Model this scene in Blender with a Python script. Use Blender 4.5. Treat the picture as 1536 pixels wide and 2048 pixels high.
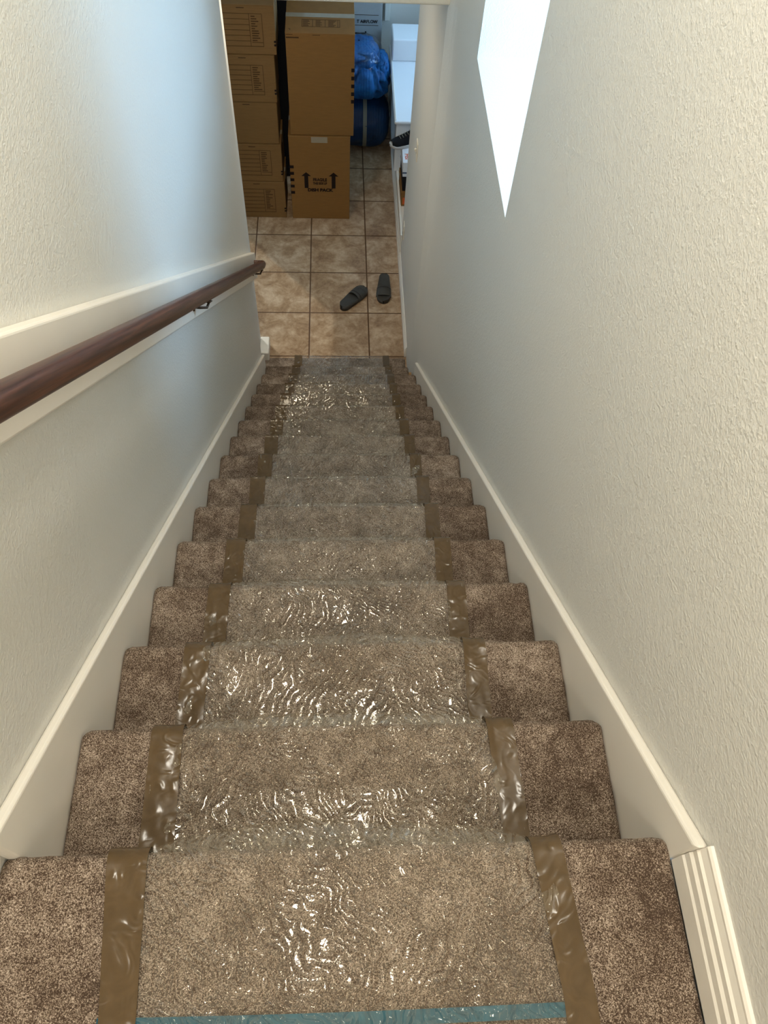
import bpy, math, random
import numpy as np
from mathutils import Vector, Matrix

random.seed(7); rng = np.random.RandomState(11)
S = bpy.context.scene
COL = S.collection
for _o in list(bpy.data.objects):
    bpy.data.objects.remove(_o)

# ------------------------------------------------------------------ camera
cam_d = bpy.data.cameras.new('camera'); cam = bpy.data.objects.new('camera', cam_d); COL.objects.link(cam)
cam_d.sensor_fit = 'VERTICAL'; cam_d.sensor_height = 24.0; cam_d.lens = 24.0 * 1608.1 / 2048.0
cam_d.clip_start = 0.02; cam_d.clip_end = 100
_ph, _ya, _ro = 1.0113, 0.10849, 0.0862
_F = Vector((math.cos(_ph)*math.sin(_ya), math.cos(_ph)*math.cos(_ya), -math.sin(_ph)))
_R = Vector((math.cos(_ya), -math.sin(_ya), 0)); _U = _R.cross(_F)
_R2 = _R*math.cos(_ro) + _U*math.sin(_ro); _U2 = -_R*math.sin(_ro) + _U*math.cos(_ro)
_m = Matrix((( _R2.x, _U2.x, -_F.x, 0.47907), (_R2.y, _U2.y, -_F.y, -0.21771), (_R2.z, _U2.z, -_F.z, 1.30564), (0, 0, 0, 1)))
cam.matrix_world = _m
S.camera = cam

# ------------------------------------------------------------------ exposure, world, lights
S.view_settings.view_transform = 'Standard'; S.view_settings.look = 'None'
S.view_settings.gamma = 1.0; S.view_settings.use_curve_mapping = False
S.view_settings.exposure = 0.0
W = bpy.data.worlds.new('daylight'); S.world = W; W.use_nodes = True
bg = W.node_tree.nodes['Background']; bg.inputs[0].default_value = (0.37, 0.65, 1.0, 1); bg.inputs[1].default_value = 26.0

def light(name, kind, loc, energy, color, size=None, size_y=None, target=None, direction=None):
    d = bpy.data.lights.new(name, kind); o = bpy.data.objects.new(name, d); COL.objects.link(o)
    o.location = loc; d.energy = energy; d.color = color
    if kind == 'AREA':
        d.size = size
        if size_y: d.shape = 'RECTANGLE'; d.size_y = size_y
        else: d.shape = 'DISK'
    if target is not None: direction = Vector(target) - Vector(loc)
    if direction is not None: o.rotation_euler = Vector(direction).to_track_quat('-Z', 'Y').to_euler()
    return o
WARM = (1.0, 0.935, 0.81)
lamp = light('stair_ceiling_lamp', 'AREA', (0.45, 0.95, 2.40), 37, WARM, 0.22, 0.75, direction=(0, 0, -1))
lamp.rotation_euler = (0, 0, 0)
light('landing_ceiling_lamp', 'AREA', (0.35, -1.6, 2.40), 30, (1.0, 0.93, 0.82), 0.5, direction=(0.0, 0.25, -1))
SUN_DIR = Vector((0.6247*math.cos(0.569), -0.7809*math.cos(0.569), -math.sin(0.569)))
sun = light('sun', 'SUN', (-4, 9, 4), 17.0, (1.0, 0.97, 0.93), direction=SUN_DIR); sun.data.angle = 0.012
light('hall_warm_fill', 'AREA', (0.15, 4.1, -0.51), 9.0, (1.0, 0.85, 0.62), 0.2, direction=(0, 0, -1))  # added fill to warm the hall, no known fixture here
def portal(name, loc, sx, sy, direction):
    o = light(name, 'AREA', loc, 1, (1, 1, 1), sx, sy, direction=direction); o.data.cycles.is_portal = True
    return o

# ------------------------------------------------------------------ dimensions
T, R_ = 0.25, 0.19919
ZF = -15*R_            # hall floor
XL, XR = 0.0, 0.986    # carpet edges
WL, WR = -0.02, 1.006  # stair walls
HC = -0.49             # hall ceiling
TOP = 2.45
TILE, GX, GY = 0.43129, 0.28151, 3.76682

# ------------------------------------------------------------------ materials
def srgb(r, g, b):
    f = lambda c: (c/255/12.92) if c/255 <= 0.04045 else ((c/255+0.055)/1.055)**2.4
    return (f(r), f(g), f(b), 1)
class NT:
    def __init__(s, name):
        s.m = bpy.data.materials.new(name); s.m.use_nodes = True; s.t = s.m.node_tree
        s.b = s.t.nodes['Principled BSDF']; s.out = s.t.nodes['Material Output']
        s.tc = s.t.nodes.new('ShaderNodeTexCoord')
    def n(s, typ, **kw):
        x = s.t.nodes.new('ShaderNode'+typ)
        for k, v in kw.items():
            if k.startswith('i_'):
                key = k[2:]; key = int(key) if key.isdigit() else key.replace('_', ' ')
                x.inputs[key].default_value = v
            else: setattr(x, k, v)
        return x
    def l(s, a, b): s.t.links.new(a, b)
    def noise(s, scale, detail=2, rough=0.5, dist=0.0, vec=None, typ=None):
        x = s.n('TexNoise', i_Scale=scale, i_Detail=detail, i_Roughness=rough, i_Distortion=dist)
        if typ: x.noise_type = typ
        s.l(vec or s.tc.outputs['Object'], x.inputs['Vector']); return x
    def ramp(s, fac, stops):
        x = s.n('ValToRGB'); e = x.color_ramp.elements
        e[0].position, e[0].color = stops[0][0], stops[0][1]; e[1].position, e[1].color = stops[-1][0], stops[-1][1]
        for p, c in stops[1:-1]: k = e.new(p); k.color = c
        s.l(fac, x.inputs[0]); return x
    def math(s, op, a, b=None, clamp=False):
        x = s.n('Math', operation=op); x.use_clamp = clamp
        for i, v in enumerate((a, b)):
            if v is None: continue
            if isinstance(v, (int, float)): x.inputs[i].default_value = v
            else: s.l(v, x.inputs[i])
        return x.outputs[0]
    def mixc(s, fac, a, b, blend='MIX'):
        x = s.n('MixRGB', blend_type=blend)
        for i, v in enumerate((fac, a, b)):
            if isinstance(v, (int, float, tuple)): x.inputs[i].default_value = v
            else: s.l(v, x.inputs[i])
        return x.outputs[0]
    def bump(s, h, strength, dist, into=None):
        x = s.n('Bump', i_Strength=strength, i_Distance=dist); s.l(h, x.inputs['Height'])
        if into is not None: s.l(into, x.inputs['Normal'])
        return x.outputs[0]
    def set(s, color=None, rough=None, normal=None, spec=None, **kw):
        for key, v in (('Base Color', color), ('Roughness', rough), ('Normal', normal), ('Specular IOR Level', spec)):
            if v is None: continue
            if isinstance(v, (int, float, tuple)): s.b.inputs[key].default_value = v
            else: s.l(v, s.b.inputs[key])
        for k, v in kw.items(): s.b.inputs[k.replace('_', ' ')].default_value = v
        return s.m

def plain(name, col, rough=0.5, spec=0.4, grain=0.0, scale=40, **kw):
    k = NT(name)
    if grain:
        n = k.noise(scale, 4, 0.6)
        c = k.ramp(n.outputs[0], [(0.3, tuple(x*(1-grain) for x in col[:3])+(1,)), (0.7, tuple(min(1, x*(1+grain)) for x in col[:3])+(1,))]).outputs[0]
        return k.set(c, rough, k.bump(n.outputs[0], 0.15, 0.002), spec, **kw)
    return k.set(col, rough, None, spec, **kw)

def wall_mat(name, col):
    k = NT(name)
    n1 = k.noise(210, 2, 0.5); n2 = k.noise(95, 2, 0.5); n3 = k.noise(2.0, 2)
    h = k.math('ADD', k.ramp(n1.outputs[0], [(0.42, (0, 0, 0, 1)), (0.72, (1, 1, 1, 1))]).outputs[0], k.ramp(n2.outputs[0], [(0.45, (0, 0, 0, 1)), (0.7, (1, 1, 1, 1))]).outputs[0])
    c = k.mixc(k.math('MULTIPLY', n3.outputs[0], 0.12), col, tuple(x*0.8 for x in col[:3])+(1,))
    # rougher re-textured spot on the right stair wall
    ds = k.n('VectorMath', operation='DISTANCE'); k.l(k.tc.outputs['Object'], ds.inputs[0]); ds.inputs[1].default_value = (WR, 0.40, 0.47)
    spot = k.ramp(ds.outputs['Value'], [(0.03, (1, 1, 1, 1)), (0.13, (0, 0, 0, 1))]).outputs[0]
    h = k.math('ADD', h, k.math('MULTIPLY', k.math('MULTIPLY', k.noise(75, 3, 0.6).outputs[0], 5.0), spot))
    return k.set(c, 0.42, k.bump(h, 0.30, 0.0017), 0.35)
M = {}
M['wall'] = wall_mat('painted_orange_peel_wall', srgb(224, 222, 214))
M['trim'] = plain('white_gloss_trim', srgb(236, 230, 218), 0.32, 0.45, 0.015, 8)
M['ceiling'] = wall_mat('ceiling_paint', srgb(226, 220, 205))

def carpet(name, warm=1.0):
    k = NT(name)
    v = k.n('TexVoronoi', feature='F1', i_Scale=480.0, i_Randomness=1.0)
    wob = k.noise(180, 2, 0.5); mp = k.mixc(0.012, k.tc.outputs['Object'], wob.outputs['Color'], 'ADD')
    k.l(mp, v.inputs['Vector'])
    n1 = k.noise(520, 3, 0.7, 0.5); n2 = k.noise(26, 3, 0.6, 0.5); n3 = k.noise(5, 2, 0.5)
    a = k.math('ADD', k.math('MULTIPLY', n1.outputs[0], 0.62), k.math('MULTIPLY', k.math('SUBTRACT', 1.0, v.outputs['Distance']), 0.30))
    a = k.math('ADD', a, k.math('MULTIPLY', k.math('SUBTRACT', n2.outputs[0], 0.5), 0.22))
    a = k.math('ADD', a, k.math('MULTIPLY', k.math('SUBTRACT', n3.outputs[0], 0.5), 0.16))
    c = k.ramp(a, [(0.41, srgb(84, 68, 56)), (0.50, srgb(158, 138, 119)), (0.585, srgb(212, 194, 176)), (0.70, srgb(244, 230, 214))]).outputs[0]
    return k.set(c, 0.95, k.bump(a, 0.9, 0.006), 0.1)
M['carpet'] = carpet('cut_pile_carpet')

def tape_mat(name, c1, c2, rough=0.22):
    k = NT(name)
    n = k.noise(22, 3, 0.6, 1.5); w = k.noise(24, 3, 0.6, 1.8, typ='RIDGED_MULTIFRACTAL')
    c = k.ramp(n.outputs[0], [(0.3, c1), (0.7, c2)]).outputs[0]
    return k.set(c, rough, k.bump(w.outputs[0], 0.5, 0.005), 0.4)
M['tape'] = tape_mat('brown_packing_tape', srgb(82, 66, 44), srgb(92, 74, 50))
M['blue_tape'] = tape_mat('blue_painters_tape', srgb(0, 74, 92), srgb(0, 90, 110), 0.75)

def film_mat():
    k = NT('clear_plastic_film'); t = k.t
    t.nodes.remove(k.b)
    # folded, crinkled film: ridges of two sizes, stronger in some areas than others
    def fingerprint(scale, dist, dscale, rot):
        mp = k.n('Mapping'); mp.inputs['Rotation'].default_value = (0, 0, rot); k.l(k.tc.outputs['Object'], mp.inputs['Vector'])
        w = k.n('TexWave', wave_profile='SIN', i_Scale=scale, i_Distortion=dist, i_Detail=2.0, i_Detail_Scale=dscale, i_Detail_Roughness=0.5)
        k.l(mp.outputs[0], w.inputs['Vector']); return k.math('POWER', w.outputs['Fac'], 3.2)
    w1 = fingerprint(19, 18, 0.7, 0.35); w2 = fingerprint(26, 24, 0.6, -0.7)
    sel = k.ramp(k.noise(6, 2, 0.5).outputs[0], [(0.44, (0, 0, 0, 1)), (0.56, (1, 1, 1, 1))]).outputs[0]
    w = k.mixc(sel, w1, w2)
    r2 = k.noise(70, 2, 0.6, 0.8)
    area = k.ramp(k.noise(9, 3, 0.6, 0.6).outputs[0], [(0.34, (0.15, 0.15, 0.15, 1)), (0.54, (1, 1, 1, 1))]).outputs[0]
    h = k.math('ADD', k.math('MULTIPLY', w, 0.8), k.math('MULTIPLY', r2.outputs[0], 0.18))
    h = k.math('MULTIPLY', h, area)
    nrm = k.bump(h, 1.0, 0.0105)
    tr = k.n('BsdfTransparent'); tr.inputs[0].default_value = (0.96, 0.955, 0.94, 1)
    gl = k.n('BsdfGlossy', i_Roughness=0.08); gl.inputs[0].default_value = (1, 0.96, 0.86, 1); k.l(nrm, gl.inputs['Normal'])  # warm lamplight of the glints put into the gloss colour
    df = k.n('BsdfDiffuse'); df.inputs[0].default_value = srgb(200, 186, 166)
    fr = k.n('Fresnel', i_IOR=1.5); k.l(nrm, fr.inputs['Normal'])
    m1 = k.n('MixShader'); m1.inputs[0].default_value = 0.05; k.l(tr.outputs[0], m1.inputs[1]); k.l(df.outputs[0], m1.inputs[2])
    m2 = k.n('MixShader'); k.l(k.math('MINIMUM', k.math('MULTIPLY', fr.outputs[0], 1.5), 0.17), m2.inputs[0]); k.l(m1.outputs[0], m2.inputs[1]); k.l(gl.outputs[0], m2.inputs[2])
    k.l(m2.outputs[0], k.out.inputs['Surface'])
    return k.m
M['film'] = film_mat()

def wood_mat():
    k = NT('dark_stained_oak')
    m0 = k.n('Mapping'); m0.inputs['Rotation'].default_value = (0.673, 0, 0); k.l(k.tc.outputs['Object'], m0.inputs['Vector'])
    mp = k.n('Mapping'); mp.inputs['Scale'].default_value = (60, 1.6, 60); k.l(m0.outputs[0], mp.inputs['Vector'])
    n = k.noise(1.0, 5, 0.65, 1.2, vec=mp.outputs[0]); n2 = k.noise(3.2, 4, 0.6, 0.3, vec=mp.outputs[0])
    c = k.ramp(n.outputs[0], [(0.28, srgb(26, 13, 9)), (0.5, srgb(66, 37, 27)), (0.72, srgb(120, 78, 58))]).outputs[0]
    c = k.mixc(0.45, c, k.ramp(n2.outputs[0], [(0.35, srgb(45, 26, 18)), (0.65, srgb(108, 70, 52))]).outputs[0])
    return k.set(c, 0.36, k.bump(n2.outputs[0], 0.25, 0.001), 0.35)
M['wood'] = wood_mat()

def tile_mat():
    k = NT('ceramic_floor_tile')
    sep = k.n('SeparateXYZ'); k.l(k.tc.outputs['Object'], sep.inputs[0])
    def frac(out, off):
        u = k.math('DIVIDE', k.math('SUBTRACT', out, off), TILE)
        return u, k.math('FRACT', k.math('ADD', u, 50.0))
    ux, fx = frac(sep.outputs[0], GX); uy, fy = frac(sep.outputs[1], GY)
    e = lambda f: k.math('MINIMUM', f, k.math('SUBTRACT', 1.0, f))
    d = k.math('MINIMUM', e(fx), e(fy))
    grout = k.ramp(d, [(0.008, (1, 1, 1, 1)), (0.013, (0, 0, 0, 1))]).outputs[0]
    n1 = k.noise(7, 6, 0.68, 0.6); n2 = k.noise(40, 4, 0.6, 0.4)
    idn = k.n('TexWhiteNoise', noise_dimensions='2D'); cb = k.n('CombineXYZ'); k.l(k.math('FLOOR', ux), cb.inputs[0]); k.l(k.math('FLOOR', uy), cb.inputs[1]); k.l(cb.outputs[0], idn.inputs['Vector'])
    v = k.math('ADD', k.math('ADD', k.math('MULTIPLY', n1.outputs[0], 0.75), k.math('MULTIPLY', n2.outputs[0], 0.28)), k.math('MULTIPLY', idn.outputs[0], 0.05))
    c = k.ramp(v, [(0.38, srgb(122, 94, 68)), (0.52, srgb(156, 128, 98)), (0.68, srgb(190, 166, 138))]).outputs[0]
    c = k.mixc(grout, c, srgb(84, 58, 36))
    rr = k.math('ADD', 0.34, k.math('MULTIPLY', grout, 0.5))
    return k.set(c, rr, k.bump(k.math('SUBTRACT', 1.0, grout), 0.5, 0.003), 0.4)
M['tile'] = tile_mat()

def cardboard(name, col):
    k = NT(name)
    mp = k.n('Mapping'); mp.inputs['Scale'].default_value = (1, 1, 9); k.l(k.tc.outputs['Object'], mp.inputs['Vector'])
    n = k.noise(14, 4, 0.6, 0.2, vec=mp.outputs[0]); n2 = k.noise(180, 2)
    c = k.ramp(n.outputs[0], [(0.3, tuple(x*0.92 for x in col[:3])+(1,)), (0.7, tuple(x*1.06 for x in col[:3])+(1,))]).outputs[0]
    return k.set(c, 0.75, k.bump(n2.outputs[0], 0.1, 0.001), 0.2)
M['kraft'] = cardboard('brown_cardboard', srgb(130, 93, 50))
M['kraft2'] = cardboard('dull_brown_cardboard', srgb(122, 91, 54))
M['ink'] = plain('black_ink', srgb(28, 18, 16), 0.7, 0.2, 0.1)
M['ink_faded'] = plain('faded_ink', srgb(70, 50, 32), 0.8, 0.1, 0.1)
M['cleartape'] = plain('clear_packing_tape', srgb(150, 138, 118), 0.18, 0.6, 0.04, 30)
M['rubber'] = plain('dark_grey_foam', srgb(62, 60, 56), 0.6, 0.35, 0.05, 120)
M['rubber_in'] = plain('dark_grey_footbed', srgb(52, 50, 47), 0.75, 0.25, 0.05, 120)
M['black'] = plain('black_mesh_fabric', srgb(20, 20, 24), 0.8, 0.2, 0.2, 200)
M['sole'] = plain('white_rubber_sole', srgb(214, 212, 210), 0.55, 0.4, 0.02)
M['metal'] = plain('aged_bronze', srgb(70, 52, 36), 0.35, 0.5, 0.05, Metallic=0.7)
M['white_gloss'] = plain('white_laminate', srgb(232, 236, 240), 0.12, 0.5, 0.01, 4)
M['white_box'] = plain('white_carton', srgb(222, 224, 228), 0.5, 0.4, 0.02)
M['grey_carton'] = plain('grey_printed_carton', srgb(150, 152, 150), 0.6, 0.3, 0.04, 12)
M['orange'] = plain('orange_print', srgb(210, 92, 40), 0.6, 0.3)
M['navy'] = plain('navy_print', srgb(30, 48, 82), 0.6, 0.3)
M['plate'] = plain('ivory_plastic', srgb(226, 218, 200), 0.35, 0.45)
M['strap'] = plain('grey_webbing', srgb(128, 124, 110), 0.7, 0.2, 0.1, 200)
M['plaster_mark'] = plain('dark_scuff', srgb(120, 112, 100), 0.6, 0.2)
def fabric(name, c0, c1, rough=0.6):
    k = NT(name)
    w = k.n('TexWave', i_Scale=14.0, i_Distortion=3.0, i_Detail=2.0); k.l(k.tc.outputs['Object'], w.inputs['Vector'])
    n = k.noise(9, 4, 0.6, 0.8)
    c = k.ramp(n.outputs[0], [(0.3, c0), (0.7, c1)]).outputs[0]
    return k.set(c, rough, k.bump(w.outputs[0], 0.3, 0.004), 0.35)
M['blue'] = fabric('blue_quilted_fabric', srgb(6, 58, 108), srgb(24, 104, 164))
M['navy_fabric'] = fabric('dark_blue_nylon', srgb(4, 34, 66), srgb(8, 52, 92), 0.45)
def bag_mat():
    k = NT('clear_plastic_bag')
    k.t.nodes.remove(k.b)
    nrm = k.bump(k.noise(22, 3, 0.6, 1.5, typ='RIDGED_MULTIFRACTAL').outputs[0], 0.8, 0.01)
    tr = k.n('BsdfTransparent'); tr.inputs[0].default_value = (0.93, 0.95, 0.97, 1)
    gl = k.n('BsdfGlossy', i_Roughness=0.12); k.l(nrm, gl.inputs['Normal'])
    lw = k.n('LayerWeight', i_Blend=0.5); k.l(nrm, lw.inputs['Normal'])
    m = k.n('MixShader'); k.l(k.math('ADD', 0.05, k.math('MULTIPLY', k.math('POWER', lw.outputs['Facing'], 4.0), 0.5)), m.inputs[0]); k.l(tr.outputs[0], m.inputs[1]); k.l(gl.outputs[0], m.inputs[2])
    k.l(m.outputs[0], k.out.inputs['Surface']); return k.m
M['bag'] = bag_mat()
def glass_mat(name='window_glass', tint=(1, 1, 1, 1)):
    k = NT(name); k.t.nodes.remove(k.b)
    tr = k.n('BsdfTransparent'); tr.inputs[0].default_value = tint; gl = k.n('BsdfGlossy', i_Roughness=0.0); lw = k.n('LayerWeight', i_Blend=0.5)
    m = k.n('MixShader'); k.l(k.math('ADD', 0.04, k.math('MULTIPLY', k.math('POWER', lw.outputs['Facing'], 5.0), 0.9)), m.inputs[0]); k.l(tr.outputs[0], m.inputs[1]); k.l(gl.outputs[0], m.inputs[2])
    k.l(m.outputs[0], k.out.inputs['Surface']); return k.m
M['glass_dim_door'] = glass_mat('daylight_dimming_glass', (0.30, 0.30, 0.29, 1))  # tint added to cut the daylight entering by the hall door
M['glass_dim_alcove'] = glass_mat('alcove_dimming_glass', (0.58, 0.58, 0.58, 1))  # tint added to hold down daylight from the alcove window
M['glass'] = glass_mat()

# ------------------------------------------------------------------ mesh helpers
class MB:
    def __init__(s): s.v = []; s.f = []
    def add(s, vs, fs):
        b = len(s.v); s.v += [tuple(map(float, q)) for q in vs]; s.f += [tuple(i+b for i in q) for q in fs]; return s
    def box(s, x0, x1, y0, y1, z0, z1):
        vs = [(x, y, z) for z in (z0, z1) for y in (y0, y1) for x in (x0, x1)]
        return s.add(vs, [(0, 2, 3, 1), (4, 5, 7, 6), (0, 1, 5, 4), (2, 6, 7, 3), (0, 4, 6, 2), (1, 3, 7, 5)])
    def prism(s, poly, axis, a, b):
        """closed polygon (2-D) pushed along an axis; axis x takes (y, z), y takes (x, z), z takes (x, y)"""
        def P(p, c): return {'x': (c, p[0], p[1]), 'y': (p[0], c, p[1]), 'z': (p[0], p[1], c)}[axis]
        n = len(poly); vs = [P(p, a) for p in poly] + [P(p, b) for p in poly]
        fs = [tuple(range(n)), tuple(range(2*n-1, n-1, -1))] + [(i, n+i, n+(i+1) % n, (i+1) % n) for i in range(n)]
        return s.add(vs, fs)
    def grid(s, P, closed_u=False):
        nu, nv = P.shape[:2]; vs = P.reshape(-1, 3)
        fs = []
        for i in range(nu if closed_u else nu-1):
            i2 = (i+1) % nu
            for j in range(nv-1): fs.append((i*nv+j, i2*nv+j, i2*nv+j+1, i*nv+j+1))
        return s.add(vs, fs)
    def tube(s, path, rad, n=12, caps=True, ry=None):
        path = [Vector(p) for p in path]; rings = []
        for i, p in enumerate(path):
            d = (path[min(i+1, len(path)-1)] - path[max(i-1, 0)]).normalized()
            up = Vector((1, 0, 0)) if abs(d.x) < 0.9 else Vector((0, 0, 1))
            a = (up - d*up.dot(d)).normalized(); b = d.cross(a)
            r = rad[i] if isinstance(rad, (list, tuple)) else rad; r2 = ry if ry else r
            rings.append([p + a*r*math.cos(2*math.pi*k/n) + b*r2*math.sin(2*math.pi*k/n) for k in range(n)])
        b0 = len(s.v); vs = [q for r in rings for q in r]; fs = []
        for i in range(len(rings)-1):
            for k in range(n): k2 = (k+1) % n; fs.append((i*n+k, i*n+k2, (i+1)*n+k2, (i+1)*n+k))
        if caps: fs.append(tuple(range(n-1, -1, -1))); fs.append(tuple((len(rings)-1)*n+k for k in range(n)))
        return s.add(vs, fs)
    def build(s, name, mat, parent=None, smooth=False, bevel=0, seg=2, loc=None, recalc=True):
        me = bpy.data.meshes.new(name); me.from_pydata(s.v, [], s.f); me.update()
        if recalc:
            import bmesh
            bm = bmesh.new(); bm.from_mesh(me); bmesh.ops.recalc_face_normals(bm, faces=bm.faces); bm.to_mesh(me); bm.free()
        if mat: me.materials.append(mat)
        if smooth:
            me.polygons.foreach_set('use_smooth', [True]*len(me.polygons))
        o = bpy.data.objects.new(name, me); COL.objects.link(o)
        if parent is not None: o.parent = parent
        if loc is not None: o.location = loc
        if bevel:
            m = o.modifiers.new('bevel', 'BEVEL'); m.width = bevel; m.segments = seg; m.limit_method = 'ANGLE'; m.angle_limit = math.radians(35)
            m.harden_normals = False
        return o

def tag(o, label=None, cat=None, group=None, kind=None):
    for k, v in (('label', label), ('category', cat), ('group', group), ('kind', kind)):
        if v: o[k] = v
    return o
def empty(name, loc, rz=0, **kw):
    o = bpy.data.objects.new(name, None); COL.objects.link(o); o.location = loc; o.rotation_euler = (0, 0, rz); o.empty_display_size = 0.1
    return tag(o, **kw)
def struct(o): o['kind'] = 'structure'; return o
def copy_tree(o, parent=None):
    c = o.copy(); COL.objects.link(c); c.parent = parent
    for ch in [q for q in bpy.data.objects if q.parent is o]: copy_tree(ch, c)
    return c
def text_mesh(body, size, mat, name, parent, loc, rot, sx=1.0, bold=0.0, align='CENTER'):
    cu = bpy.data.curves.new(name, 'FONT'); cu.body = body; cu.size = size; cu.align_x = align; cu.align_y = 'CENTER'; cu.offset = bold; cu.extrude = 0.0004
    to = bpy.data.objects.new(name+'_tmp', cu); COL.objects.link(to)
    dg = bpy.context.evaluated_depsgraph_get(); me = bpy.data.meshes.new_from_object(to.evaluated_get(dg))
    bpy.data.objects.remove(to)
    o = bpy.data.objects.new(name, me); me.materials.clear(); me.materials.append(mat); COL.objects.link(o)
    o.parent = parent; o.location = loc; o.rotation_euler = rot; o.scale = (sx, 1, 1)
    return o
def vnoise(x, y, seed):
    """smooth value noise on numpy arrays"""
    r = np.random.RandomState(seed); G = r.rand(64, 64)
    xi = np.floor(x).astype(int); yi = np.floor(y).astype(int); fx = x-xi; fy = y-yi
    fx = fx*fx*(3-2*fx); fy = fy*fy*(3-2*fy)
    g = lambda a, b: G[a % 64, b % 64]
    return (g(xi, yi)*(1-fx)+g(xi+1, yi)*fx)*(1-fy)+(g(xi, yi+1)*(1-fx)+g(xi+1, yi+1)*fx)*fy

# ================================================================== SETTING
# left stair wall, rounded end, then a slightly set-back stub
struct(MB().box(-0.14, WL, -2.2, 3.52, ZF-0.05, TOP).build('wall_left', M['wall'], bevel=0.012, seg=4))
struct(MB().box(-0.14, -0.058, 3.52, 3.86, ZF, HC).build('wall_left_stub', M['wall']))
# right stair wall with the window recess cut through it
rw = MB()
NY0, NY1, NZ0, NZ1 = 1.872, 2.775, -0.318, 0.85
WY0, WY1, WZ1 = 2.03, 2.62, 0.62
RX = 2.0
for a in ((WR, RX, -2.2, NY0, ZF-0.05, TOP), (WR, RX, NY1, 3.36, ZF-0.05, TOP)): rw.box(*a)
rw.box(WR, RX, NY0, NY1, ZF-0.05, NZ0); rw.box(WR, RX, NY0, NY1, NZ1, TOP)
struct(rw.build('wall_right', M['wall']))
# soft corner where the stair wall steps in to the hall wall, then the hall wall
arc = [(WR, 3.36), (1.004, 3.40), (0.995, 3.45), (0.983, 3.49), (0.975, 3.515), (0.975, 4.755), (0.985, 4.765), (1.42, 4.765), (1.42, 3.36)]
struct(MB().prism(arc, 'z', ZF, TOP).build('wall_hall_right', M['wall']))
# header above the foot of the stair, hall ceiling, upper ceiling
struct(MB().box(-0.14, RX, 3.50, 3.62, HC, TOP).build('wall_header', M['ceiling'], bevel=0.012, seg=4))
struct(MB().box(-1.6, 2.3, 3.62, 7.1, HC, HC+0.1).build('ceiling_hall', M['ceiling']))
struct(MB().box(-1.5, RX, -2.2, 3.62, TOP, TOP+0.1).build('ceiling', M['ceiling']))
struct(MB().box(-1.5, RX, -2.3, -2.2, -0.3, TOP).build('wall_landing', M['wall']))
# hall: floor, back wall, outer walls
struct(MB().box(-1.6, 2.3, 3.75, 7.1, ZF-0.1, ZF).build('floor', M['tile']))
struct(MB().box(-1.6, 2.3, 7.0, 7.1, ZF, HC).build('wall_back', M['wall']))
lw = MB(); lw.box(-1.5, -1.4, 3.52, 5.45, ZF, HC).box(-1.5, -1.4, 6.65, 7.0, ZF, HC).box(-1.5, -1.4, 5.45, 6.65, ZF+2.05, HC)
struct(lw.build('wall_hall_left', M['wall']))
struct(MB().box(-1.5, -0.14, 3.42, 3.52, ZF, HC).build('wall_hall_front', M['wall']))
struct(MB().box(-1.6, -0.14, 3.52, 3.75, ZF-0.1, ZF).build('floor_edge', M['tile']))
struct(MB().box(-0.14, 1.42, -0.5, 3.75, ZF-0.1, ZF-0.001).build('floor_under_stair', M['tile']))
# glazed door the sun comes through
d = struct(empty('door_1', (-1.45, 6.05, ZF)))
f = MB(); f.box(-0.03, 0.03, -0.60, -0.54, 0, 2.05).box(-0.03, 0.03, 0.54, 0.60, 0, 2.05).box(-0.03, 0.03, -0.54, 0.54, 1.98, 2.05).box(-0.03, 0.03, -0.54, 0.54, 0, 0.05)
f.build('door_frame', M['trim'], d); MB().box(-0.003, 0.003, -0.54, 0.54, 0.05, 1.98).build('pane', M['glass_dim_door'], d)
portal('door_portal', (-1.53, 6.05, ZF+1.0), 1.2, 2.0, (1, 0, 0))
# alcove to the right with a low window on its outer side
aw = MB(); AX = 1.75
aw.box(AX, AX+0.1, 4.765, 5.3, ZF, HC).box(AX, AX+0.1, 6.5, 7.0, ZF, HC).box(AX, AX+0.1, 5.3, 6.5, ZF, ZF+1.1).box(AX, AX+0.1, 5.3, 6.5, HC-0.25, HC)
struct(aw.build('wall_alcove', M['wall']))
struct(MB().box(1.42, AX+0.1, 4.665, 4.765, ZF, HC).build('wall_alcove_side', M['wall']))
def window(name, x, y0, y1, z0, z1, mid=False, glass='glass'):
    w = struct(empty(name, (x, (y0+y1)/2, z0))); h = z1-z0; k = (y1-y0)/2
    f = MB(); f.box(-0.03, 0.03, -k, -k+0.045, 0, h).box(-0.03, 0.03, k-0.045, k, 0, h).box(-0.03, 0.03, -k+0.045, k-0.045, 0, 0.045).box(-0.03, 0.03, -k+0.045, k-0.045, h-0.045, h)
    if mid: f.box(-0.02, 0.02, -k+0.045, k-0.045, h/2-0.02, h/2+0.02)
    f.build('window_frame', M['trim'], w); MB().box(-0.003, 0.003, -k+0.045, k-0.045, 0.045, h-0.045).build('pane', M[glass], w)
    portal(name+'_portal', (x+0.06, (y0+y1)/2, (z0+z1)/2), y1-y0, z1-z0, (-1, 0, 0))
wb = MB(); wb.box(1.9, RX, NY0, WY0, NZ0, NZ1).box(1.9, RX, WY1, NY1, NZ0, NZ1).box(1.9, RX, WY0, WY1, WZ1, NZ1)  # unseen infill added to narrow the daylight band from the recess
struct(wb.build('wall_daylight_mask', M['wall']))
window('window_1', 1.95, WY0, WY1, NZ0, WZ1)
window('window_2', AX+0.06, 5.3, 6.5, ZF+1.1, HC-0.25, True, 'glass_dim_alcove')

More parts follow.
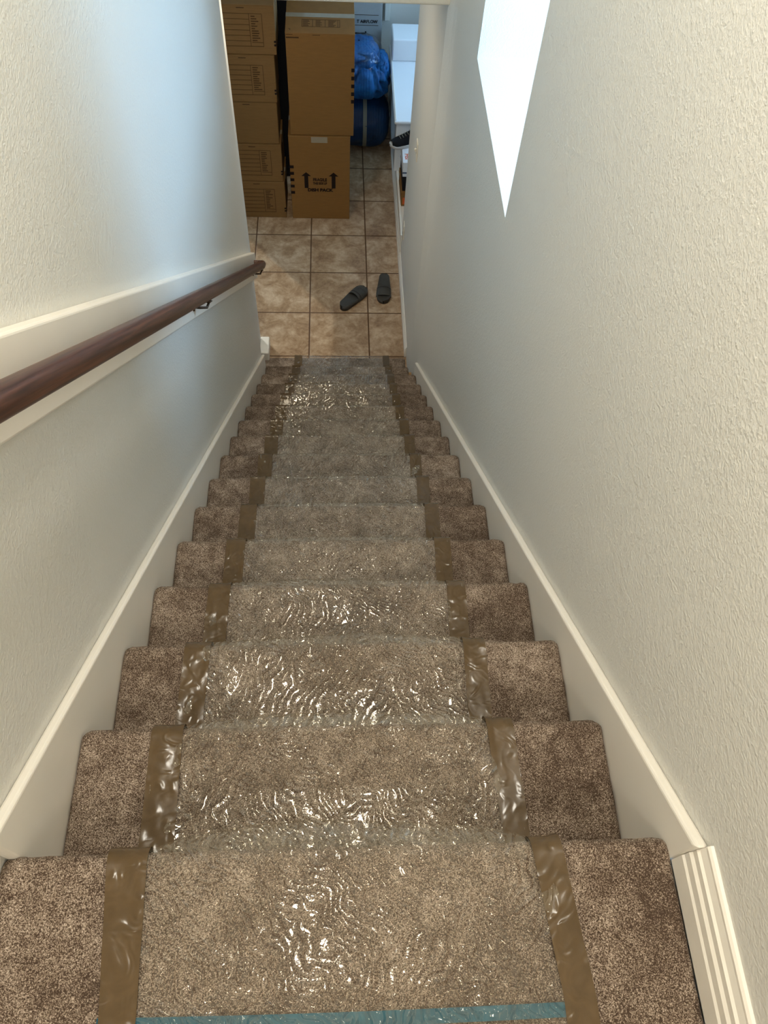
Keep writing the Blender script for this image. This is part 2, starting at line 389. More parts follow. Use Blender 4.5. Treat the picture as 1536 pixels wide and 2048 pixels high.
# ------------------------------------------------------------------ skirt boards, baseboards, rail backing board
def slope_board(name, x0, x1, y0, y1, off_top, off_bot, inner_drop=0.0, cap=None):
    s = -R_/T
    poly = [(y0, s*y0+off_bot), (y0, s*y0+off_top), (y1, s*y1+off_top), (y1, s*y1+off_bot)]
    return struct(MB().prism(poly, 'x', x0, x1).build(name, M['trim'], bevel=0.006, seg=3))
slope_board('baseboard_stair_right', XR, WR, -0.035, 3.36, 0.075, -0.42)
slope_board('baseboard_stair_left', WL, XL, -0.005, 3.52, 0.097, -0.42)
slope_board('trim_rail_board', WL, 0.012, -2.0, 3.515, 0.943, 0.753)
def mould(name, pts, mat=None):
    return pts
# moulded baseboard along the landing on the right (stepped profile)
prof = [(WR, 0), (0.986, 0), (0.986, 0.045), (0.9885, 0.050), (0.9885, 0.068), (0.992, 0.074), (0.992, 0.088), (0.9955, 0.092), (0.9985, 0.106), (0.9985, 0.112), (1.0015, 0.116), (WR, 0.117)]
struct(MB().prism(prof, 'y', -2.2, -0.0355).build('baseboard_landing_right', M['trim']))
# moulded baseboard in the hall, right side
prof = [(0.975, 0), (0.960, 0), (0.960, 0.055), (0.964, 0.062), (0.964, 0.076), (0.969, 0.084), (0.971, 0.094), (0.975, 0.096)]
struct(MB().prism([(x, z+ZF) for x, z in prof], 'y', 3.765, 4.765).build('baseboard_hall_right', M['trim']))
struct(MB().box(-0.058, 0.004, 3.715, 3.875, ZF, ZF+0.085).build('baseboard_hall_left', M['trim'], bevel=0.008, seg=3))
struct(MB().box(0.5, 0.93, 6.985, 7.0, ZF, ZF+0.09).build('baseboard_back', M['trim']))
# raised platform in the alcove with a moulded front
pp = [(0.975, 4.765), (0.96, 4.765), (0.96, 6.999), (AX, 6.999), (AX, 4.765)]
struct(MB().box(0.985, AX, 4.766, 6.999, ZF, ZF+0.24).build('floor_alcove_platform', M['trim'], bevel=0.006))
prof = [(0.985, 0), (0.960, 0), (0.960, 0.07), (0.966, 0.08), (0.966, 0.12), (0.972, 0.13), (0.972, 0.2), (0.968, 0.21), (0.968, 0.25), (0.985, 0.25)]
struct(MB().prism([(x, z+ZF) for x, z in prof], 'y', 4.766, 6.999).build('trim_platform_front', M['trim']))
# white upright trim at the end of the back wall
struct(MB().box(0.90, 0.945, 6.93, 6.999, -2.28, HC).build('trim_back_upright', M['trim'], bevel=0.006))

# ================================================================== STAIRCASE
stair = empty('carpeted_staircase', (0.5, 1.75, ZF), label='straight staircase in beige cut-pile carpet running down between white skirt boards', cat='staircase')
NR = 0.021
def nose_profile(i, y_back):
    """tread of step i from y_back out to its rounded nosing and down its riser; (y, z) points"""
    z = -i*R_; y = i*T; pts = []
    n = max(6, int((y-NR-y_back)/0.006))
    for k in range(n): pts.append((y_back+(y-NR-y_back)*k/n, z))
    for k in range(13):
        a = math.pi/2 - math.radians(205)*k/12
        pts.append((y-NR+NR*math.cos(a), z-NR+NR*math.sin(a)))
    yl, zl = pts[-1]; zb = z-R_-0.004
    for k in range(1, 24): t = k/23; pts.append((yl+(y-0.032-yl)*min(1, t*3), zl+(zb-zl)*t))
    return pts
def carpet_part(name, i, y_back, x0, x1, dk=1.0):
    pr = nose_profile(i, y_back); P = np.array(pr); n = len(pr)
    d = np.gradient(P, axis=0); nr = np.stack([-d[:, 1], d[:, 0]], 1); nr /= np.linalg.norm(nr, axis=1)[:, None]+1e-9
    xs = np.concatenate([[x0+0.0002, x0+0.003, x0+0.008], np.linspace(x0+0.016, x1-0.016, 110), [x1-0.008, x1-0.003, x1-0.0002]])
    drop = np.array([0.016, 0.008, 0.003]+[0]*110+[0.003, 0.008, 0.016])*dk
    s = np.cumsum(np.r_[0, np.hypot(*np.diff(P, axis=0).T)])
    X, Sg = np.meshgrid(xs, s, indexing='ij')
    h = (vnoise(X*45, Sg*45+i*7, 3)-0.5)*0.004 + (vnoise(X*150+5, Sg*150+i*3, 4)-0.5)*0.0018 - drop[:, None]
    G = np.zeros((len(xs), n, 3)); G[..., 0] = X; G[..., 1] = P[None, :, 0]-nr[None, :, 0]*-h; G[..., 2] = P[None, :, 1]+nr[None, :, 1]*h
    mb = MB(); mb.grid(G)
    # closed body: back and underside
    me = mb.build(name, M['carpet'], stair, smooth=True, recalc=False)
    me.location = (-0.5, -1.75, -ZF)
    return me
carpet_part('landing_carpet', 0, -2.2, WL+0.0005, 0.9862, 0.35)
for i in range(1, 15): carpet_part('step', i, (i-1)*T-0.035, XL, XR if i < 14 else XR-0.022)
carpet_part('foot_carpet', 15, 14*T-0.035, -0.055, 0.968).location = (-0.5, -1.75, -ZF+0.012)
# solid carriage under the carpet
cp = [(-2.2, -0.02)] + [q for i in range(0, 15) for q in ((i*T-0.04, -i*R_-0.02), (i*T-0.04, max(-(i+1)*R_-0.02, ZF+0.002)))] + [(3.46, ZF+0.002), (2.9, ZF+0.002), (-0.2, -0.6), (-2.2, -0.5)]
c = MB().prism(cp, 'x', XL+0.003, XR-0.003).build('stringer', plain('raw_timber', srgb(150, 120, 84), 0.8), stair); c.location = (-0.5, -1.75, -ZF)

# ================================================================== FILM RUNNER AND TAPE
def path_points():
    """centre line over the whole flight in (y, z, nose weight, step number)"""
    out = []
    y = -0.75
    while y < -0.03: out.append((y, 0.0, max(0, 1+(y+0.03)/0.16) if y > -0.19 else 0, 0)); y += 0.006
    for i in range(0, 15):
        zi = -i*R_; yi = i*T
        if i > 0:
            # valley fillet, then tread
            y0 = (i-1)*T-0.022; rf = 0.030
            for k in range(1, 6):
                a = math.pi*1.0 + (math.pi/2)*k/6
                out.append((y0+rf+rf*math.cos(a), zi+rf+rf*math.sin(a), 0, i))
            y = y0+rf
            while y < yi-0.024: out.append((y, zi, max(0, (y-(yi-0.12))/0.096), i)); y += 0.006
        rn = 0.024
        for k in range(0, 9):
            a = math.pi/2*(1-k/8); out.append((yi-rn+rn*math.cos(a), zi-rn+rn*math.sin(a), 1.0-k*0.05, i))
        zz = zi-rn-0.008
        while zz > zi-R_+0.034: out.append((yi+(-0.022)*min(1, (zi-rn-zz)/0.1), zz, max(0, 0.55-(zi-zz)/0.12), i)); zz -= 0.008
    y0 = 14*T-0.022
    for k in range(1, 6):
        a = math.pi + (math.pi/2)*k/6; out.append((y0+0.03+0.03*math.cos(a), ZF+0.014+0.03+0.03*math.sin(a), 0, 15))
    y = y0+0.03
    while y < 3.755: out.append((y, ZF+0.014, 0, 15)); y += 0.006
    return np.array(out)
PP = path_points()
Y, Z, NW, NI = PP.T
dY, dZ = np.gradient(Y), np.gradient(Z); L = np.hypot(dY, dZ)+1e-9; NY, NZ = -dZ/L, dY/L
NY, NZ = np.where(NZ < -0.2, -NY, NY), NZ
SS = np.cumsum(np.r_[0, np.hypot(np.diff(Y), np.diff(Z))])
KY = [-2.0, -0.21, 0, 0.25, 1.25, 2.5, 3.5, 4]
edge = {'lo': np.interp(Y, KY, [.153, .153, .134, .132, .155, .158, .180, .181]), 'li': np.interp(Y, KY, [.203, .203, .194, .190, .210, .220, .234, .236]),
        'ri': np.interp(Y, KY, [.790, .790, .770, .757, .773, .785, .804, .806]), 'ro': np.interp(Y, KY, [.836, .836, .817, .809, .821, .830, .850, .852])}
lift_max = np.array([0.046, 0.026, 0.020, 0.011, 0.008, 0.008, 0.006] + [0.0035]*9)
def strip(xa, xb, nx, base, lift_scale, wr, seed):
    u = np.linspace(0, 1, nx)
    X = xa[:, None]*(1-u)+xb[:, None]*u
    bell = np.sin(np.pi*np.clip((X-0.20)/0.57, 0, 1))**0.7
    var = 0.45+0.9*vnoise(X*5+NI[:, None]*3.7, NI[:, None]*1.3+X*0, 21)
    H = base + lift_max[NI.astype(int)][:, None]*NW[:, None]*bell*var*lift_scale
    calm = 0.35+0.65*vnoise(X*4, SS[:, None]*4, 33)
    H = H + wr*calm*((vnoise(X*38+seed, SS[:, None]*26, 5+seed)-0.5)*1.0 + (vnoise(X*95, SS[:, None]*70+seed, 6+seed)-0.5)*0.5)
    G = np.zeros((len(Y), nx, 3)); G[..., 0] = X; G[..., 1] = Y[:, None]+NY[:, None]*H; G[..., 2] = Z[:, None]+NZ[:, None]*H
    return G
film_root = empty('stair_protection_film', (0.48, 0.0, 0.0), label='long crinkled clear plastic film runner taped down over the stair carpet', cat='plastic film')
def fpart(name, G, mat, parent):
    mb = MB(); mb.grid(G); o = mb.build(name, mat, parent, smooth=True, recalc=False); return o
fo = fpart('film_sheet', strip(edge['lo']+0.008, edge['ro']-0.008, 190, 0.0075, 1.0, 0.0045, 1), M['film'], film_root); fo.location = (-0.48, 0, 0)
for nm, a, b, sd in (('left', 'lo', 'li', 2), ('right', 'ri', 'ro', 3)):
    o = fpart('tape_strip', strip(edge[a], edge[b], 16, 0.0094, 1.0, 0.004, sd), M['tape'], film_root); o.location = (-0.48, 0, 0)
    o['label'] = 'brown packing tape along the %s edge of the film' % nm
# blue tape under the film on the landing
u = np.linspace(0, 1, 80); G = np.zeros((80, 4, 3))
for j, w in enumerate((0, 0.33, 0.66, 1)):
    G[:, j, 0] = 0.150+u*0.655; G[:, j, 1] = -0.2115-0.003*u-0.018*w-0.003*np.sin(u*3.1); G[:, j, 2] = 0.0052+0.0003*np.sin(u*40)
tag(fpart('painters_tape', G, M['blue_tape'], None), 'blue tape strip across the top landing under the clear film', 'tape')

# ================================================================== HANDRAIL
hr = empty('handrail', (0.06, 1.8, -1.4345+0.87), label='dark stained wooden handrail on the left wall above the white backing board', cat='handrail')
def rail_profile(n=28):
    pts = []
    for k in range(n):
        a = 2*math.pi*k/n; c, s_ = math.cos(a), math.sin(a)
        x = 0.0200*abs(c)**0.85*np.sign(c); z = 0.0235*abs(s_)**0.85*np.sign(s_)
        if z < -0.006: x *= 0.88
        pts.append((x, z))
    return pts
rp = rail_profile(); slope = math.atan2(-R_, T)
def rail_pt(y): return Vector((0.06, y, -R_/T*y+0.862))
rings = []
ys = np.linspace(-1.9, 3.405, 60)
dirv = Vector((0, math.cos(slope), math.sin(slope))); nv = Vector((0, -math.sin(slope), math.cos(slope))); xv = Vector((1, 0, 0))
for y in ys: c0 = rail_pt(y); rings.append([c0+xv*a+nv*b for a, b in rp])
# mitred return into the wall
for k in range(1, 9):
    a = math.pi/2*k/8; rc = 0.028
    c0 = rail_pt(3.405) + dirv*(rc*math.sin(a)) - xv*(rc*(1-math.cos(a))); ax = xv*math.cos(a)+dirv*math.sin(a)
    rings.append([c0+ax*p+nv*b for p, b in rp])
c0 = rail_pt(3.405)+dirv*0.028; 
for dx in (0.04, 0.078): rings.append([c0-xv*dx+dirv*p+nv*b for p, b in rp])
mb = MB(); n = len(rp); mb.add([q for r in rings for q in r], [(i*n+k, i*n+(k+1) % n, (i+1)*n+(k+1) % n, (i+1)*n+k) for i in range(len(rings)-1) for k in range(n)] + [tuple(range(n)), tuple((len(rings)-1)*n+k for k in range(n))])
o = mb.build('rail', M['wood'], hr, smooth=True); o.location = -Vector(hr.location)
for y in (0.35, 1.80, 3.36):
    p = rail_pt(y); b = MB()
    q = Vector((0.0122, y-0.045, p.z-0.020))
    b.tube([q, q+Vector((0.005, 0, 0))], 0.013, 18)
    b.tube([q+Vector((0.003, 0, 0)), q+Vector((0.020, 0.006, -0.008)), q+Vector((0.040, 0.022, -0.022)), p+Vector((0, 0, -0.034))], [0.0045, 0.0045, 0.0045, 0.0045], 10)
    b.tube([p-dirv*0.014-nv*0.027, p+dirv*0.020-nv*0.027], 0.010, 10, ry=0.004)
    o = b.build('bracket', M['metal'], hr, smooth=True); o.location = -Vector(hr.location)

# ================================================================== HALL OBJECTS
def carton(name, x0, x1, y0, y1, z0, z1, mat, label, group=None, flaps=True, seam='x', rz=0):
    cx, cy = (x0+x1)/2, (y0+y1)/2; w, dd, h = (x1-x0)/2, (y1-y0)/2, z1-z0
    r = empty(name, (cx, cy, z0), rz, label=label, cat='box', group=group)
    t = 0.006
    MB().box(-w+0.001, w-0.001, -dd+0.001, dd-0.001, 0.0015, h-t).build('carton_body', mat, r, bevel=0.004, seg=2)
    g = 0.0025
    f = MB().box(-w, w, -dd, -g, h-t, h-0.001).box(-w, w, g, dd, h-t, h-0.001)
    f.build('top_flap', mat, r, bevel=0.002, seg=1)
    tp = MB().box(-w-0.0012, w+0.0012, -0.026, 0.026, h-0.001, h-0.0003)
    tp.box(w, w+0.0012, -0.026, 0.026, h-0.07, h-0.001).box(-w-0.0012, -w, -0.026, 0.026, h-0.07, h-0.001)
    tp.build('sealing_tape', M['cleartape'], r)
    return r, w, dd, h
def bars(r, w, dd, h, side, zs, hgt=0.024, wid=0.026, depth=0.03):
    for z in zs:
        b = MB()
        if side > 0: b.prism([(w-wid, -dd-0.0008), (w+0.0008, -dd-0.0008), (w+0.0008, -dd+depth), (w-0.0005, -dd+depth), (w-0.0005, -dd+0.0005), (w-wid, -dd+0.0005)], 'z', z, z+hgt)
        else: b.prism([(-w+wid, -dd-0.0008), (-w-0.0008, -dd-0.0008), (-w-0.0008, -dd+depth), (-w+0.0005, -dd+depth), (-w+0.0005, -dd+0.0005), (-w+wid, -dd+0.0005)], 'z', z, z+hgt)
        b.build('printed_bar', M['ink'], r)

# lower dish pack
lo, w, dd, h = carton('moving_box', 0.130, 0.588, 5.26, 5.72, ZF, ZF+0.722, M['kraft'], 'tall brown carton printed DISH PACK with two up arrows, standing on the tiles')
bars(lo, w, dd, h, -1, [0.232+0.056*k for k in range(5)], 0.024, 0.030)
for ax in (0.252, 0.462):
    a0 = ax-(0.130+0.588)/2
    zt, zs, zb = 0.424, 0.392, 0.286
    ar = MB().prism([(a0-0.036, zs), (a0-0.015, zs), (a0-0.015, zb), (a0+0.015, zb), (a0+0.015, zs), (a0+0.036, zs), (a0, zt)], 'y', -dd-0.0010, -dd+0.0004)
    ar.build('printed_arrow', M['ink'], lo)
RX90 = (math.pi/2, 0, 0)
cxo = 0.357-(0.130+0.588)/2
text_mesh('FRAGILE', 0.036, M['ink'], 'printed_text', lo, (cxo, -dd-0.0007, 0.359), RX90, 0.80, 0.0012)
text_mesh('THIS SIDE UP', 0.028, M['ink'], 'printed_text', lo, (cxo, -dd-0.0007, 0.327), RX90, 0.66, 0.0010)
text_mesh('DISH PACK', 0.036, M['ink'], 'printed_text', lo, (cxo, -dd-0.0007, 0.268), RX90, 1.08, 0.0018)
MB().box(-0.06, 0.06, -dd-0.0012, -dd+0.0005, h-0.05, h-0.004).build('tape_end', M['cleartape'], lo)
# upper dish pack
up, w, dd, h = carton('moving_box', 0.150, 0.612, 5.268, 5.73, ZF+0.7235, ZF+0.7235+0.728, M['kraft'], 'tall plain brown carton stacked on the dish pack carton')
bars(up, w, dd, h, 1, [0.252+0.056*k for k in range(5)], 0.026, 0.022)
fr = MB(); fx0, fx1, fy0, fy1 = -0.122, 0.132, -0.149, -0.055; zt = h-0.0004
def frame_top(mb, x0, x1, y0, y1, t=0.003):
    for q in ((x0, x1, y0, y0+t), (x0, x1, y1-t, y1), (x0, x0+t, y0, y1), (x1-t, x1, y0, y1)): mb.box(*q, zt-0.0006, zt+0.0002)
frame_top(fr, fx0, fx1, fy0, fy1)
for c_ in range(3):
    xa = fx0+0.008+c_*0.084
    fr.box(xa+0.062, xa+0.065, fy0, fy1, zt-0.0006, zt+0.0002)
    for r__ in range(6): fr.box(xa, xa+0.03+0.025*random.random(), fy0+0.010+r__*0.0135, fy0+0.015+r__*0.0135, zt-0.0006, zt+0.0002)
fr.build('printed_form', M['ink_faded'], up)
MB().box(-w+0.02, -w+0.034, -dd+0.05, -dd+0.053, zt-0.0006, zt+0.0002).box(-w+0.031, -w+0.034, -dd+0.035, -dd+0.053, zt-0.0006, zt+0.0002).build('printed_mark', M['ink'], up)
for q in ((-w+0.005, -w+0.05, h-0.012, h-0.009), (-w+0.005, -w+0.09, h-0.034, h-0.026), (-0.05, 0.0, h-0.013, h-0.010)):
    MB().box(q[0], q[1], -dd-0.0009, -dd+0.0004, q[2], q[3]).build('printed_text_line', M['ink_faded'], up)

# five book cartons on the left
zb = ZF; hs = [0.330, 0.313, 0.324, 0.332, 0.318]; xr = [0.083, 0.075, 0.064, 0.070, 0.089]
fronts = [5.266, 5.268, 5.275, 5.268, 5.270]
labs = ['brown carton with printed form, bottom of the left stack on the tiles', 'brown carton with printed form, second up in the left stack',
        'plain-faced brown carton without printed form, middle of the left stack', 'brown carton with printed form, second from top of the left stack',
        'brown carton with printed form, topmost of the left stack']
for i in range(5):
    r, w, dd, h = carton('moving_box', xr[i]-0.425, xr[i], fronts[i], fronts[i]+0.325, zb, zb+hs[i]-0.0005, M['kraft2'], labs[i], 'book cartons in the left stack')
    if i != 2:
        b = MB(); y = -dd-0.0008; s = 1.0
        def hl(x0, x1, z, t=0.0022): b.box(x0, x1, y, -dd+0.0004, z, z+t)
        X0, X1, X2 = -w+0.02, 0.048+0.0, 0.128
        z0, z1 = 0.055, 0.262
        X1 = 0.045
        for k in range(7): hl(-w+0.02, X1, z0+(z1-z0)*k/6.0)
        b.box(X1, X1+0.0025, y, -dd+0.0004, z0, z1); b.box(X2, X2+0.0025, y, -dd+0.0004, z0, z1); hl(X1, X2, z1); hl(X1, X2, z0); hl(X1+0.012, X2, z0+0.026)
        for k in range(11): b.box(X1+0.014, X1+0.035+0.035*random.random(), y, -dd+0.0004, z1-0.018-k*0.0152, z1-0.0125-k*0.0152)
        for k in range(1, 7): b.box(-w+0.02, -w+0.05, y, -dd+0.0004, z0+(z1-z0)*k/6.0+0.001, z0+(z1-z0)*k/6.0+0.004)
        b.build('printed_form', M['ink_faded'], r)
        bars(r, w, dd, h, 1, [0.060, 0.083], 0.013, 0.014, 0.02)
    MB().box(-0.03, 0.02, -dd-0.0008, -dd+0.0004, h-0.022, h-0.017).build('printed_text_line', M['ink_faded'], r)
    zb += hs[i]
# black upright panel behind the gap between the stacks
pb = empty('leaning_board', (0.20, 5.80, ZF), label='black flat panel standing upright in the gap between the carton stacks', cat='panel')
MB().box(-0.20, 0.05, 0, 0.03, 0, 1.9).build('board_face', M['black'], pb, bevel=0.004); MB().box(0.05, 0.062, -0.004, 0.034, 0, 1.9).build('board_edge', M['white_box'], pb)

# ---- slide sandals
def outline(t, L=0.285, W=0.052):
    """half widths left/right of a foot shape, t from heel 0 to toe 1"""
    w = W*(0.72+0.28*(0.5-0.5*math.cos(math.pi*min(1, t/0.7))))
    e = 1.0
    if t < 0.14: e = math.sqrt(max(0, 1-((0.14-t)/0.14)**2))
    if t > 0.80: e = math.sqrt(max(0, 1-((t-0.80)/0.20)**2))
    return w*e
def sandal(loc, rz, label, mirror=1):
    r = empty('slide_sandal', loc, rz, label=label, cat='sandal', group='grey slide sandals on the hall tiles')
    N = 40; K = 15
    G = np.zeros((N, 2*K, 3))
    for i in range(N):
        t = 0.0005+0.999*(0.5-0.5*math.cos(math.pi*i/(N-1))); hw = max(0.0006, outline(t)); y = (t-0.5)*0.285
        ztop = 0.030+0.012*(1-t)**2; rim = 0.006
        row = []
        for k in range(K):
            u = -1+2*k/(K-1); z = ztop + rim*(abs(u)**4) - 0.003*math.cos(math.pi*u/2); row.append((hw*u, y, z if hw > 0.004 else ztop))
        for k in range(K):
            u = 1-2*k/(K-1); row.append((hw*u*0.93, y, 0.0005))
        G[i] = row
    # close the ring round each section
    G2 = np.concatenate([G, G[:, :1]], axis=1)
    mb = MB(); mb.grid(G2); o = mb.build('sole', M['rubber'], r, smooth=True)
    # strap: arched band over the instep
    A = 22; Q = 9; out = np.zeros((Q, A, 3)); inn = np.zeros((Q, A, 3))
    for q in range(Q):
        t = 0.50+0.30*q/(Q-1); y = (t-0.5)*0.285; hw = outline(t)
        for a in range(A):
            an = math.pi*a/(A-1); lip = 0.002*math.sin(math.pi*q/(Q-1))
            H = 0.050-0.016*(q/(Q-1)); 
            out[q, a] = (math.cos(an)*(hw+0.004), y+0.006*math.sin(an), 0.014+math.sin(an)**0.8*(H+lip) if an not in (0,) else 0.014)
            inn[q, a] = (math.cos(an)*(hw-0.003), y+0.006*math.sin(an), 0.014+(math.sin(an)**0.8)*(H-0.007))
    ring = np.concatenate([out, inn[::-1]], axis=0)
    mb = MB(); mb.grid(ring, closed_u=True); mb.build('strap', M['rubber'], r, smooth=True)
    mb = MB(); g = np.zeros((2, A, 3))
    for q in range(2):
        for a in range(A):
            an = math.pi*(0.12+0.76*a/(A-1)); t = 0.565+0.012*q; hw = outline(t)
            g[q, a] = (math.cos(an)*(hw+0.0062), (t-0.5)*0.285+0.006*math.sin(an), 0.0165+math.sin(an)**0.8*0.0485)
    mb.grid(g); mb.build('strap_groove', M['ink'], r, smooth=True)
    return r
# toe of the left one points up-right in the photo, toe of the right one points to the stairs
a1 = math.atan2(4.444-4.23, 0.696-0.520)
sandal((0.607, 4.335, ZF), a1-math.pi/2, 'dark grey slide sandal lying diagonally, farther from the hall wall')
sandal((0.838, 4.437, ZF), math.pi-0.06, 'dark grey slide sandal lying straight, nearer to the hall baseboard')

# ---- wall plates on the right hall wall
def plate(name, y, z, kind, label):
    r = empty(name, (0.975, y, z), label=label, cat='wall plate')
    MB().box(-0.006, 0, -0.036, 0.036, -0.058, 0.058).build('cover_plate', M['plate'], r, bevel=0.003)
    if kind == 's':
        MB().prism([(-0.006, -0.012), (-0.006, 0.012), (-0.018, 0.008), (-0.018, 0.002)], 'y', -0.006, 0.006).build('toggle', M['plate'], r)
        MB().box(-0.0068, -0.0058, -0.009, 0.009, -0.018, 0.018).build('slot', M['ink_faded'], r)
    else:
        for dz in (-0.02, 0.02):
            MB().box(-0.0085, -0.005, -0.017, 0.017, dz-0.014, dz+0.014).build('receptacle', M['plate'], r, bevel=0.002)
            MB().box(-0.0092, -0.008, -0.008, -0.006, dz-0.005, dz+0.005).box(-0.0092, -0.008, 0.006, 0.008, dz-0.005, dz+0.005).build('slot', M['ink'], r)
plate('light_switch', 4.22, -1.665, 's', 'ivory light switch on the cream hall wall at the right')
plate('power_outlet', 4.62, -2.575, 'o', 'ivory power outlet low on the cream hall wall near its far corner')

# ---- blue bundles
def lump(name, mat, parent, c, rad, seed, amp=0.2, fold=9, flat=None, n=72):
    G = np.zeros((n, n, 3)); th = np.linspace(0, 2*np.pi, n, endpoint=False); ph = np.linspace(0.02, np.pi-0.02, n)
    TH, PH = np.meshgrid(th, ph, indexing='ij')
    sx = lambda v, e: np.sign(v)*np.abs(v)**e
    x = sx(np.cos(TH), .7)*sx(np.sin(PH), .7); y = sx(np.sin(TH), .7)*sx(np.sin(PH), .7); z = sx(np.cos(PH), .75)
    cyc = TH*fold/(2*np.pi)
    tw = 6*vnoise(PH*1.6+3, np.cos(TH)*1.5+np.sin(TH)*1.1+4, seed)
    f = np.abs(np.sin(cyc*np.pi+tw))**0.6
    k = 1 - amp*0.55 + amp*f*np.sin(PH)**0.5 + 0.10*(vnoise(np.cos(TH)*3+9, z*3+np.sin(TH)*3+9, seed+1)-0.5)
    G[..., 0] = c[0]+rad[0]*x*k; G[..., 1] = c[1]+rad[1]*y*k; G[..., 2] = c[2]+rad[2]*z*(0.94+0.06*k)
    mb = MB(); mb.grid(G, closed_u=True)
    o = mb.build(name, mat, parent, smooth=True); return o
df = empty('duffel_bag', (0.69, 6.32, ZF), label='dark blue stuffed duffel bag lying on the tiles behind the tall cartons', cat='bag')
n1, n2 = 40, 40; G = np.zeros((n1, n2, 3))
for i in range(n1):
    a = 2*math.pi*i/n1
    for j in range(n2):
        t = j/(n2-1); e = (1-abs(2*t-1)**5)**0.45 if 0 < t < 1 else 0.02
        wob = 1+0.03*math.sin(a*5+t*9)+0.02*math.sin(a*11+t*4)
        G[i, j] = (-0.30+0.555*t, 0.235*math.cos(a)*e*wob, 0.215+0.213*math.sin(a)*e*wob)
mb = MB(); mb.grid(G, closed_u=True); mb.build('bag_body', M['navy_fabric'], df, smooth=True)
for sx_ in (-0.215, 0.02):
    g = np.zeros((2, 60, 3))
    for q in range(2):
        for k in range(60):
            a = 2*math.pi*k/59; g[q, k] = (sx_+0.032*q, 0.243*math.cos(a), 0.217+0.219*math.sin(a)+0.001)
    mb = MB(); mb.grid(g); mb.build('carry_strap', M['strap'], df, smooth=True)
bl = empty('folded_comforter', (0.725, 6.36, ZF+0.437), label='bright blue quilted comforter bundle lying on the duffel bag', cat='bedding')
lump('lower_fold', M['blue'], bl, (0.0, -0.02, 0.15), (0.19, 0.21, 0.150), 5, 0.26, 9)
lump('upper_fold', M['blue'], bl, (-0.055, 0.02, 0.285), (0.155, 0.17, 0.11), 8, 0.30, 8)
lump('side_fold', M['blue'], bl, (0.125, -0.03, 0.22), (0.060, 0.13, 0.105), 12, 0.25, 5)
lump('plastic_bag', M['bag'], bl, (-0.055, 0.01, 0.285), (0.172, 0.19, 0.125), 15, 0.2, 7).__setitem__('label', 'clear plastic bag round the upper fold')

# ---- grey printed carton behind, with the end of its printed name
ac, w, dd, h = carton('appliance_box', 0.43, 0.862, 6.60, 6.94, ZF, ZF+1.30, M['grey_carton'], 'grey printed carton marked AIRFLOW behind the blue bundle', None)
text_mesh('T AIRFLOW', 0.034, M['ink'], 'printed_text', ac, (0.095, -dd-0.0007, 0.865), RX90, 0.95, 0.0006)
for z_ in (0.835, 0.915): MB().box(-w+0.01, w-0.03, -dd-0.0009, -dd+0.0004, z_, z_+0.003).build('printed_rule', M['ink_faded'], ac)
MB().box(-0.02, 0.085, -dd-0.0012, -dd+0.0004, 0.766, 0.779).box(0.078, 0.09, -dd-0.0012, -dd+0.0004, 0.771, 0.789).build('hand_hole', M['ink'], ac)
MB().box(0.078, 0.130, -dd-0.0009, -dd+0.0004, 0.645, 0.738).build('printed_square', M['navy'], ac)
MB().box(-0.005, 0.060, -dd-0.0009, -dd+0.0004, 0.650, 0.738).build('printed_picture', M['white_box'], ac)

# ---- alcove things: white cabinet, shoe boxes, sneaker
PZ = ZF+0.24
cb = empty('white_cabinet', (1.20, 6.05, PZ), label='low white glossy cabinet with a rounded top edge in the right alcove', cat='cabinet')
MB().box(-0.255, 0.30, -0.50, 0.55, 0, 0.42).build('carcass', M['white_gloss'], cb, bevel=0.01, seg=3)
MB().box(-0.272, 0.31, -0.53, 0.56, 0.42, 0.448).build('cabinet_top', M['white_gloss'], cb, bevel=0.012, seg=4)
rm = MB()
for q in ((-0.262, -0.256, -0.51, 0.55), ): rm.box(q[0], q[1], q[2], q[3], 0.448, 0.452)
rm.build('top_lip', M['trim'], cb)
MB().box(-0.26, 0.30, 0.30, 0.55, 0.449, 0.62).build('back_shelf', M['white_gloss'], cb, bevel=0.01)
def shoebox(name, cx, cy, z0, sx, sy, sz, mat, lab, rz=0):
    r = empty(name, (cx, cy, z0), rz, label=lab, cat='box')
    MB().box(-sx/2+0.003, sx/2-0.003, -sy/2+0.003, sy/2-0.003, 0, sz-0.004).build('box_base', mat, r, bevel=0.002)
    MB().box(-sx/2, sx/2, -sy/2, sy/2, sz-0.035, sz).build('lid', mat, r, bevel=0.002)
    return r
s1 = shoebox('shoe_box', 1.145, 5.27, PZ+0.0005, 0.33, 0.31, 0.125, M['kraft'], 'brown shoe box with orange square at the bottom of the alcove pile')
MB().box(-0.15, -0.09, -0.1555, -0.1545, 0.02, 0.08).build('printed_square', M['orange'], s1)
s2 = shoebox('shoe_box', 1.150, 5.285, PZ+0.126, 0.33, 0.31, 0.12, M['black'], 'black shoe box in the middle of the alcove pile')
s3_ = shoebox('shoe_box', 1.145, 5.29, PZ+0.2465, 0.33, 0.31, 0.12, M['white_box'], 'white shoe box with orange letters under the black sneaker')
text_mesh('ISH', 0.05, M['orange'], 'printed_text', s3_, (-0.128, -0.08, 0.1204), (0, 0, math.pi/2), 1.0, 0.001)
MB().box(-0.165, 0.02, -0.156, -0.1545, 0.03, 0.04).build('printed_text_line', M['navy'], s3_)
MB().box(-0.05, 0.10, -0.09, -0.02, 0.1200, 0.1206).build('printed_square', M['navy'], s3_)
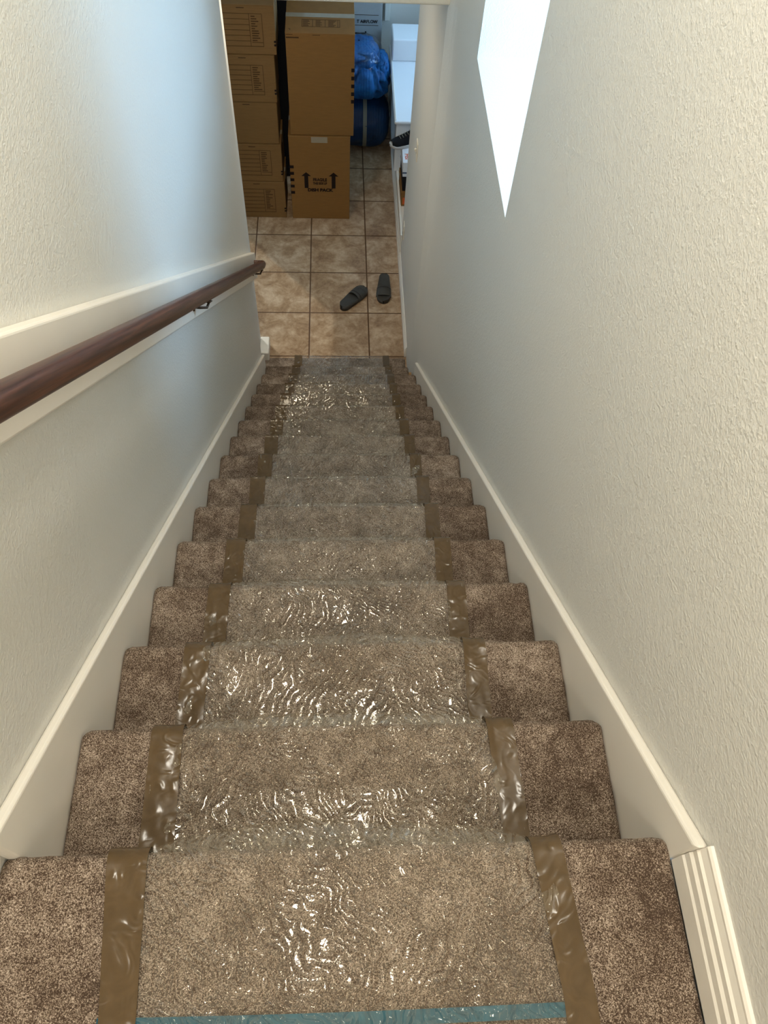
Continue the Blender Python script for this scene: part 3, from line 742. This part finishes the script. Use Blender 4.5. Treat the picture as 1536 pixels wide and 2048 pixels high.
def sneaker(loc, rz, label):
    r = empty('sneaker', loc, rz, label=label, cat='shoe')
    N, K = 34, 17
    def section(t, grow, z0, z1f):
        hw = outline(t)*0.92*grow; return hw
    L = 0.29; G = np.zeros((N, K*2, 3))
    for i in range(N):
        t = 0.001+0.998*(0.5-0.5*math.cos(math.pi*i/(N-1))); hw = max(0.001, outline(t)*0.95); y = (t-0.5)*L
        th = 0.034-0.012*t+0.010*max(0, t-0.85)*6
        row = [(hw*(-1+2*k/(K-1)), y, th) for k in range(K)] + [(hw*0.92*(1-2*k/(K-1)), y, 0.012*max(0, t-0.82)*5) for k in range(K)]
        G[i] = row
    mb = MB(); mb.grid(np.concatenate([G, G[:, :1]], axis=1)); mb.build('sole', M['sole'], r, smooth=True)
    A = 24; U_ = np.zeros((N, A, 3))
    for i in range(N):
        t = 0.03+0.94*(0.5-0.5*math.cos(math.pi*i/(N-1))); hw = max(0.001, outline(t)*0.90); y = (t-0.5)*L*0.97
        hh = 0.095 if t < 0.42 else 0.095-0.062*((t-0.42)/0.58)**0.8
        hh *= (math.sin(min(1, t/0.10)*math.pi/2) if t < 0.10 else 1)
        for a in range(A):
            an = math.pi*a/(A-1); c_, s_ = math.cos(an), math.sin(an)
            z = 0.018+hh*abs(s_)**0.55
            if 0.08 < t < 0.40 and s_ > 0.85: z -= 0.05*math.sin((t-0.08)/0.32*math.pi)
            U_[i, a] = (hw*np.sign(c_)*abs(c_)**0.8*(1-0.25*s_*(1 if t > 0.3 else 0.6)), y, z)
    mb = MB(); mb.grid(U_); mb.build('upper', M['black'], r, smooth=True)
    lc = MB()
    for k in range(5):
        t = 0.45+0.07*k; y = (t-0.5)*L; z = 0.018+0.095-0.062*((t-0.42)/0.58)**0.8+0.003
        lc.tube([(-0.022, y, z-0.006), (0, y+0.004, z), (0.022, y, z-0.006)], 0.0025, 6)
    lc.build('laces', M['strap'], r, smooth=True)
    MB().box(-0.012, 0.012, -L*0.5+0.004, -L*0.5+0.012, 0.09, 0.135).build('heel_tab', M['black'], r, bevel=0.003)
    return r
sneaker((1.025, 5.36, PZ+0.3675), math.pi/2+0.30, 'black sneaker with a white sole lying on the white shoe box')
s3 = empty('sneaker_pair_bag', (1.10, 4.93, PZ), label='small dark pouch on the alcove platform beside the shoe boxes', cat='pouch')
lump('pouch_body', M['black'], s3, (0, 0, 0.06), (0.09, 0.06, 0.055), 30, 0.1, 4, n=30)
